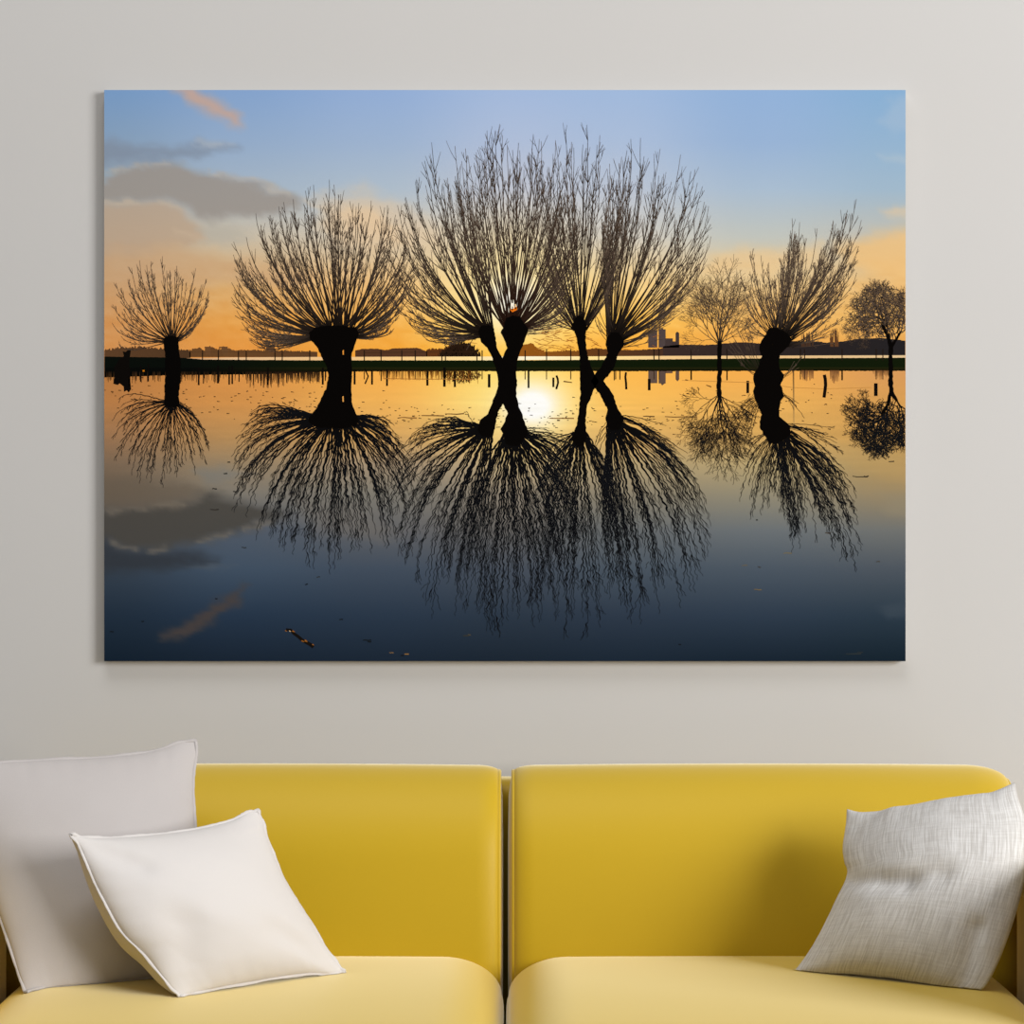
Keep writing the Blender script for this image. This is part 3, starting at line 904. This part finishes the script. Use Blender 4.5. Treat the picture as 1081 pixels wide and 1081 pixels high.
def sweep_cushion(name, x0, x1, cy, cz, prof, ends, crown, mat, parent, tilt=0.0, domes=(.008, .008)):
    """profile in (y,z) swept along x and drawn in at both ends.
    ends = ((rx, ey, ez), (rx, ey, ez)) left/right: run and draw-in; crown = extra plumpness mid-width.
    Returns the object and the profile loops where the side panels begin."""
    xs = []
    rl, rr = ends[0][0], ends[1][0]
    na = 14
    for k in range(na + 1):
        xs.append((x0 + rl * (1 - math.cos(math.pi / 2 * k / na)), 'l', math.pi / 2 * k / na))
    mid = 26
    for k in range(1, mid):
        xs.append((x0 + rl + (x1 - rr - x0 - rl) * k / mid, 'm', 0))
    for k in range(na + 1):
        a = math.pi / 2 * (1 - k / na)
        xs.append((x1 - rr * (1 - math.cos(a)), 'r', a))
    hy = max(abs(p[0]) for p in prof); hz = max(abs(p[1]) for p in prof)
    verts = []
    n = len(prof)
    loops = []
    ca_, sa_ = math.cos(tilt), math.sin(tilt)
    for x, kind, a in xs:
        ey = ez = 0.0
        if kind == 'l':
            s = 1 - math.sin(a); ey, ez = ends[0][1] * s, ends[0][2] * s
        elif kind == 'r':
            s = 1 - math.sin(a); ey, ez = ends[1][1] * s, ends[1][2] * s
        u = (x - x0) / (x1 - x0) * 2 - 1
        pl = 1 + crown * (1 - u * u)
        loop = []
        for (y, z) in prof:
            yy = y * (hy - ey) / hy * pl
            zz = z * (hz - ez) / hz * pl
            loop.append(Vector((x, cy + yy * ca_ - zz * sa_ * -1, cz + zz * ca_ + yy * sa_ * -1)))
        loops.append(loop)
        verts += loop
    faces = []
    for i in range(len(xs) - 1):
        for k in range(n):
            l = (k + 1) % n
            faces.append((i * n + k, i * n + l, (i + 1) * n + l, (i + 1) * n + k))
    # slightly domed side panels
    for side, base, sgn in ((0, 0, -1), (1, (len(xs) - 1) * n, 1)):
        loop = loops[0] if side == 0 else loops[-1]
        c = sum(loop, Vector()) / n
        prev = [base + k for k in range(n)]
        D_ = domes[side]
        for f_, dome in ((.93, D_ * .55), (.82, D_ * .85), (.5, D_ * .97)):
            cur = []
            for k in range(n):
                p = c + (loop[k] - c) * f_
                p.x += sgn * dome
                verts.append(p); cur.append(len(verts) - 1)
            for k in range(n):
                l = (k + 1) % n
                quad = (prev[k], prev[l], cur[l], cur[k])
                faces.append(quad if side == 1 else quad[::-1])
            prev = cur
        verts.append(c + Vector((sgn * D_, 0, 0)))
        ci = len(verts) - 1
        for k in range(n):
            l = (k + 1) % n
            t = (prev[k], prev[l], ci)
            faces.append(t if side == 1 else t[::-1])
    me = mesh(name, verts, faces)
    import bmesh
    bm = bmesh.new(); bm.from_mesh(me)
    bmesh.ops.recalc_face_normals(bm, faces=bm.faces)
    bm.to_mesh(me); bm.free()
    o = link(name, me, mat, parent)
    return o, loops[0], loops[-1]

# layout of the sofa: cushion and arm edges placed from image pixels
BACK_F = -0.335       # front of the back cushions
SEAT_F = -0.93
sofa = empty('sofa', (0.0, -0.5, 0.0))
tag(sofa, 'yellow velvet two seater sofa with piped back cushions standing against the wall', 'sofa')
XL = P(-12, 0, BACK_F).x
XR = P(1077.5, 0, -0.30).x
XGL = P(526.0, 0, BACK_F).x
XGR = P(542.4, 0, BACK_F).x
zt = 0.776            # top of the back cushions
zb = 0.30
bc = (zt + zb) / 2
prof_b = rrect(0.11, (zt - zb) / 2, 0.10, rz=0.15, n_arc=20, n_side=12, bulge_f=0.030, bulge_t=0.002)
def piping(loop, side, parent):
    pts = [p + Vector((side * .0005, 0, 0)) for p in loop]
    v, f_ = tube_vf(pts, .0036, 8, closed=True)
    return link('piping', mesh('piping', v, f_), M_SOFA, parent)
back_cy = BACK_F + 0.136
bl, l0, l1 = sweep_cushion('back_cushion', XL, XGL, back_cy, bc, prof_b, ((.07, .03, .02), (.036, .014, .010)), .012, M_SOFA, sofa, tilt=R(5.5), domes=(.010, .0075))
piping(l0, -1, bl); piping(l1, 1, bl)
br_, r0, r1 = sweep_cushion('back_cushion', XGR, XR, back_cy, bc, prof_b, ((.036, .014, .010), (.07, .03, .024)), .012, M_SOFA, sofa, tilt=R(5.5), domes=(.0100, .004))
piping(r0, -1, br_); piping(r1, 1, br_)
# seats
ST = 0.486; SB = 0.27
prof_s = rrect((BACK_F + .05 - SEAT_F) / 2, (ST - SB) / 2, 0.072, n_arc=12, n_side=14, bulge_f=0.012, bulge_t=0.012)
scy = (BACK_F + .05 + SEAT_F) / 2
SXL, SXR = P(-8, 0, -.6).x, P(1088, 0, -.6).x
SGL, SGR = P(532.0, 0, -.5).x - .004, P(534.0, 0, -.5).x + .004
e_out, e_in = (.10, .02, .055), (.095, .02, .062)
sl, s0, s1 = sweep_cushion('seat_cushion', SXL, SGL, scy, (ST + SB) / 2, prof_s, (e_out, e_in), .01, M_SOFA, sofa, domes=(.004, .004))
sr, s0, s1 = sweep_cushion('seat_cushion', SGR, SXR, scy, (ST + SB) / 2, prof_s, (e_in, e_out), .01, M_SOFA, sofa, domes=(.004, .004))
# frame
AXL = P(4, 0, -.6).x - .02
AXR = P(1071, 0, -.6).x + .02
ALX0, ARX1 = AXL - .16, AXR + .16
box('backrest_frame', XL - .02, XR - .004, -0.135, -0.03, 0.12, P(0, 821, -.08).z, M_SOFA, sofa, bevel=.03, seg=6)
box('base', ALX0 + .01, ARX1 - .01, SEAT_F + .03, -.035, 0.12, SB + .02, M_SOFA, sofa, bevel=.02)
for (a, b_) in ((ALX0, SXL - .004), (SXR + .004, ARX1)):
    v, f_ = box_vf(a, b_, SEAT_F + .01, -.14, 0.12, .60)
    box('armrest', a, b_, SEAT_F + .01, -.45, 0.12, .66, M_SOFA, sofa, bevel=.045, seg=8)
for a, b_ in ((ALX0 - .004, SXL - .022), (SXR - .004, ARX1 + .004)):
    box('gap_shade_pad', a, b_, SEAT_F, -.30, .60, .69, M_SOFA, sofa, bevel=.04, seg=8)  # pad added out of view to keep top light out of the gap
for a, b_ in ((ALX0, XL - .016), (XR + .016, ARX1)):
    box('gap_shade_panel', a, b_, -.47, -.05, 0.12, .62, M_SOFA, sofa, bevel=.02, seg=5)  # unseen panel added to block side light behind the arm
for x in (ALX0 + .09, ARX1 - .09):
    for y in (SEAT_F + .1, -.14):
        v, f_ = [], []
        for z, rad in ((0.0, .013), (.02, .014), (.125, .024)):
            for k in range(16):
                an = 2 * math.pi * k / 16
                v.append((x + rad * math.cos(an), y + rad * math.sin(an), z))
        for i in range(2):
            for k in range(16):
                l = (k + 1) % 16
                f_.append((i * 16 + k, i * 16 + l, (i + 1) * 16 + l, (i + 1) * 16 + k))
        f_.append(tuple(range(15, -1, -1))); f_.append(tuple(range(32, 48)))
        link('leg', mesh('leg', v, f_), M_LEG, sofa)

# ------------------------------------------------------------------ throw cushions
def catmull(pts, n):
    pts = [np.array(p, float) for p in pts]
    ext = [2 * pts[0] - pts[1]] + pts + [2 * pts[-1] - pts[-2]]
    dense = []
    for i in range(1, len(ext) - 2):
        p0, p1, p2, p3 = ext[i - 1:i + 3]
        for k in range(24):
            t = k / 24
            dense.append(.5 * ((2 * p1) + (-p0 + p2) * t + (2 * p0 - 5 * p1 + 4 * p2 - p3) * t * t + (-p0 + 3 * p1 - 3 * p2 + p3) * t ** 3))
    dense.append(pts[-1])
    dense = np.array(dense)
    d = np.r_[0, np.cumsum(np.linalg.norm(np.diff(dense, axis=0), axis=1))]
    s = np.linspace(0, d[-1], n)
    return np.stack([np.interp(s, d, dense[:, k]) for k in range(dense.shape[1])], 1)

from mathutils.bvhtree import BVHTree
OBST = []
def add_obstacle(o):
    for c in [o] + list(o.children_recursive):
        if c.type == 'MESH' and c.name.split('.')[0] not in ('piping', 'hem', 'leg'):
            me_ = c.data
            OBST.append(BVHTree.FromPolygons([v.co.copy() for v in me_.vertices], [tuple(p.vertices) for p in me_.polygons]))
def inside(b, v):
    votes = 0
    for dr in (Vector((.11, .23, .97)), Vector((-.31, -.9, .3)), Vector((.9, -.2, -.4))):
        dr = dr.normalized(); o_ = v.copy(); c_ = 0
        while c_ < 40:
            h_ = b.ray_cast(o_, dr)
            if h_[0] is None: break
            c_ += 1; o_ = h_[0] + dr * 1e-5
        votes += c_ % 2
    return votes >= 2
def press(arr, gap=.002):
    """cloth gives way where it meets the sofa or another cushion"""
    sh = arr.shape
    fl_ = arr.reshape(-1, 3)
    out = fl_.copy(); moved = 0; worst = 0
    for i, p in enumerate(fl_):
        v = Vector(p)
        for it in range(3):
            hit = False
            for b in OBST:
                loc, nor, idx, dist = b.find_nearest(v)
                if loc is None: continue
                d_ = v - loc
                if dist < .2 and ((d_.dot(nor) < 0 and dist > 1e-5 and inside(b, v)) or dist < gap * .5):
                    if it == 0: worst = max(worst, dist)
                    v = loc + nor * gap; hit = True
            if not hit: break
            moved += 1
        out[i] = v
    print('press', moved, 'worst', round(worst, 3))
    return out.reshape(sh)
add_obstacle(sofa)

def pillow(name, edges, p0, yaw, pitch, front, back, mat, label, hem=0.0032, wr=0.0, dents=(), pw=.62, pwb=None, seed=1, hem_mat=None, sag=0.0, group=None):
    """edges: top, right, bottom, left seam outlines (pixels of the frame) laid on a leaning plane through p0"""
    n = Vector((math.sin(yaw) * math.cos(pitch), -math.cos(yaw) * math.cos(pitch), math.sin(pitch)))
    n.normalize()
    NG = 72
    E = []
    for e in edges:
        c = catmull(e, NG + 1)
        E.append(np.array([tuple(ray_plane(px, py, p0, n)) for px, py in c]))
    T, Rr, B, L = E         # T: left->right, Rr: top->bottom, B: left->right, L: top->bottom
    # sample denser towards the seam
    s = np.linspace(0, 1, NG + 1)
    s = s - np.sin(2 * np.pi * s) / (2 * np.pi) * .75
    def at(E_, t):
        f_ = t * NG; i = np.clip(np.floor(f_).astype(int), 0, NG - 1); u = (f_ - i)[:, None]
        return E_[i] * (1 - u) + E_[i + 1] * u
    Ts, Bs, Ls, Rs = at(T, s), at(B, s), at(L, s), at(Rr, s)
    U, V = np.meshgrid(s, s)
    g = ((1 - V)[..., None] * Ts[None] + V[..., None] * Bs[None] + (1 - U)[..., None] * Ls[:, None] + U[..., None] * Rs[:, None]
         - ((1 - U) * (1 - V))[..., None] * T[0] - (U * (1 - V))[..., None] * T[-1] - ((1 - U) * V)[..., None] * B[0] - (U * V)[..., None] * B[-1])
    a = (4 * U * (1 - U)); b_ = (4 * V * (1 - V))
    h = (np.clip(a, 0, 1) ** pw) * (np.clip(b_, 0, 1) ** pw)
    # corners are pulled thin
    h = h * (1 - .25 * (np.abs(2 * U - 1) ** 3) * (np.abs(2 * V - 1) ** 3))
    # puckers along the seam and long soft folds towards the corners
    pk = (np.sin(U * 61 + seed) + .6 * np.sin(U * 103 + 2 * seed)) * np.exp(-((1 - np.abs(2 * V - 1)) / .10)) + (np.sin(V * 57 + seed * 3) + .6 * np.sin(V * 97 + seed)) * np.exp(-((1 - np.abs(2 * U - 1)) / .10))
    soft = fbm(U * 4 + seed, V * 4, 300 + seed, 3)
    hf = h * front * (1 + .10 * soft) + wr * pk * np.minimum(1, h * 3)
    for (du, dv, eu, ev, wd, dep) in dents:
        Ld = (eu - du) ** 2 + (ev - dv) ** 2 + 1e-9
        t = np.clip(((U - du) * (eu - du) + (V - dv) * (ev - dv)) / Ld, 0, 1)
        dd = np.hypot(U - du - t * (eu - du), V - dv - t * (ev - dv))
        hf = hf - dep * np.exp(-(dd / wd) ** 2) * np.minimum(1, h * 2)
    hbk = h if pwb is None else (np.clip(a, 0, 1) ** pwb) * (np.clip(b_, 0, 1) ** pwb)
    hb = hbk * back * (1 + .10 * soft)
    na_ = np.array(n)
    Fv = g + hf[..., None] * na_
    Bv = g - hb[..., None] * na_
    Fv = press(Fv); Bv = press(Bv)
    Ts, Bs, Ls, Rs = Fv[0], Fv[-1], Fv[:, 0], Fv[:, -1]
    m_ = NG + 1
    verts = [tuple(x) for x in Fv.reshape(-1, 3)]
    idx_b = {}
    uvs = [(U[j, i], 1 - V[j, i]) for j in range(m_) for i in range(m_)]
    for j in range(m_):
        for i in range(m_):
            if 0 < i < NG and 0 < j < NG:
                idx_b[(j, i)] = len(verts)
                verts.append(tuple(Bv[j, i])); uvs.append((U[j, i] * .97 + 1.2, 1 - V[j, i]))
            else:
                idx_b[(j, i)] = j * m_ + i
    faces = []
    for j in range(NG):
        for i in range(NG):
            faces.append((j * m_ + i, (j + 1) * m_ + i, (j + 1) * m_ + i + 1, j * m_ + i + 1))
            faces.append((idx_b[(j, i)], idx_b[(j, i + 1)], idx_b[(j + 1, i + 1)], idx_b[(j + 1, i)]))
    me = mesh('cover', verts, faces)
    uvl = me.uv_layers.new(name='UVMap')
    lv = np.zeros(len(me.loops), int); me.loops.foreach_get('vertex_index', lv)
    uvl.data.foreach_set('uv', np.array(uvs, np.float32)[lv].ravel())
    mn = np.array(verts).min(0)
    ctr = np.array(verts).mean(0)
    root = empty(name, (ctr[0], ctr[1], mn[2]))
    tag(root, label, 'cushion', group)
    cv = link('cover', me, mat, root)
    if hem > 0:
        ring = [Vector(p) for p in Ts[:-1]] + [Vector(p) for p in Rs[:-1]] + [Vector(p) for p in Bs[::-1][:-1]] + [Vector(p) for p in Ls[::-1][:-1]]
        # a narrow flat flange standing out from the seam
        cen = Vector(ctr)
        v, f_ = [], []
        k_ = len(ring)
        q_ = random.Random(seed)
        for i, p in enumerate(ring):
            t = (ring[(i + 1) % k_] - ring[i - 1]).normalized()
            o_ = t.cross(n).normalized()
            if o_.dot(p - cen) < 0:
                o_ = -o_
            wv = hem * (1 + .18 * math.sin(i * .45) + .12 * q_.uniform(-1, 1))
            tw = n * (.0012 * math.sin(i * .55 + seed))
            th = n * .0011
            v += [p - o_ * .002 + th, p + o_ * wv + th * .8 + tw, p + o_ * wv - th * .8 + tw, p - o_ * .002 - th]
        for i in range(k_):
            j = (i + 1) % k_
            for c_ in range(4):
                d_ = (c_ + 1) % 4
                f_.append((i * 4 + c_, j * 4 + c_, j * 4 + d_, i * 4 + d_))
        v = [tuple(x) for x in press(np.array([tuple(x) for x in v]), .0008)]
        hm = mesh('hem', v, f_)
        import bmesh
        bm = bmesh.new(); bm.from_mesh(hm)
        bmesh.ops.recalc_face_normals(bm, faces=bm.faces)
        bm.to_mesh(hm); bm.free()
        link('hem', hm, hem_mat or mat, cv)
    add_obstacle(cv)
    return root

SEATZ = 0.483
def on_seat(px, py, dz=0.0):
    d = (CAMZ - SEATZ - dz) * F / (py - CY)
    return P(px, py, CAMY + d)

# big greige cushion, standing at the left arm
pillow('throw_cushion',
       [[(-34,809),(-15,806),(0,805.5),(40,803),(90,801),(140,797),(170,791),(190,784),(206,782)],
        [(206,782),(207,795),(204,815),(204,845),(206,880),(212,930),(222,985),(234,1026)],
        [(31,1057),(42,1051),(52,1046),(90,1042),(140,1034),(190,1030),(234,1026)],
        [(-34,809),(-28,850),(-16,905),(-4,955),(8,990),(20,1028),(31,1057)]],
       on_seat(150, 1038, .012), R(20), R(30), .05, .055, M_GREIGE,
       'large greige square cushion standing at the left end of the sofa, behind the white cushion', wr=.0010, seed=2)
# white cushion leaning on it
pillow('throw_cushion',
       [[(75,881),(88,884),(105,885),(150,883),(200,877),(240,868),(262,858),(272,856)],
        [(272,856),(277,868),(282,885),(300,930),(325,970),(345,1003),(363,1026)],
        [(190,1052),(205,1048),(235,1042),(280,1034),(320,1028),(345,1028),(363,1026)],
        [(75,881),(84,893),(92,912),(107,945),(130,985),(155,1010),(172,1032),(190,1052)]],
       on_seat(275, 1043, .012), R(38), R(28), .055, .085, M_WHITE,
       'small white cushion tilted forward on the sofa seat, leaning against the larger greige cushion', wr=.0008, seed=5, pw=.6, pwb=.36,
       dents=((.08,.97,.25,.60,.10,.007),(.05,.06,.22,.22,.06,.006),(.95,.97,.7,.75,.08,.005)))
# slub linen cushion at the right
pillow('throw_cushion',
       [[(894,854),(906,857),(918,857),(930,856),(945,852),(965,850),(1000,843),(1035,838),(1048,836),(1071,826)],
        [(1071,826),(1074,840),(1083,870),(1084,910),(1076,950),(1060,1000),(1044,1036),(1030,1051)],
        [(836,1028),(860,1029),(900,1030),(940,1034),(980,1042),(1010,1048),(1030,1051)],
        [(894,854),(893,870),(890,895),(892,912),(895,922),(886,945),(868,982),(852,1008),(836,1028)]],
       on_seat(935, 1040, .008), R(-30), R(27), .070, .065, M_LINEN,
       'grey-white slubby linen cushion leaning in the right-hand corner of the sofa', hem=0.0, wr=.0009, seed=9, pw=.58,
       dents=((.0,.42,.45,.50,.05,.012),(.3,.50,.62,.46,.06,.008),(.08,.10,.20,.02,.04,.006),(.9,.95,.86,.7,.05,.010)))

# ------------------------------------------------------------------ light
def area(name, loc, target, sx, sy, power, col=(1, 1, 1)):
    ld = bpy.data.lights.new(name, 'AREA')
    ld.shape = 'RECTANGLE'
    ld.size, ld.size_y = sx, sy
    ld.energy = power
    ld.color = col
    o = bpy.data.objects.new(name, ld)
    COL.objects.link(o)
    o.location = loc
    o.rotation_euler = (Vector(target) - Vector(loc)).to_track_quat('-Z', 'Y').to_euler()
    return o
area('window_light', (5.4, -4.8, 2.5), (0.0, -0.2, .6), 2.8, 2.8, 520, (.98, .985, 1.0))
area('overhead_fill', (-0.5, -2.3, 6.2), (0, -.4, .5), 3.4, 1.8, 150, (.98, .985, 1.0))  # added soft fill from high above the wall; no fixture there
wd = bpy.data.worlds.new('room_ambience')
SC.world = wd
wd.use_nodes = True
bg = wd.node_tree.nodes['Background']
bg.inputs['Color'].default_value = (.97, .985, 1.0, 1)
bg.inputs['Strength'].default_value = 0.24

# ------------------------------------------------------------------ camera
cd = bpy.data.cameras.new('camera')
cd.sensor_width = 36.0
cd.lens = F / 1081.0 * 36.0
cd.clip_start = 0.05
cam = bpy.data.objects.new('camera', cd)
COL.objects.link(cam)
cam.location = (0, CAMY, CAMZ)
cam.rotation_euler = (R(90), 0, 0)
SC.camera = cam
vs = SC.view_settings
vs.view_transform = 'Standard'
vs.look = 'None'
vs.gamma = 1.0
vs.exposure = 0.05
vs.use_curve_mapping = False
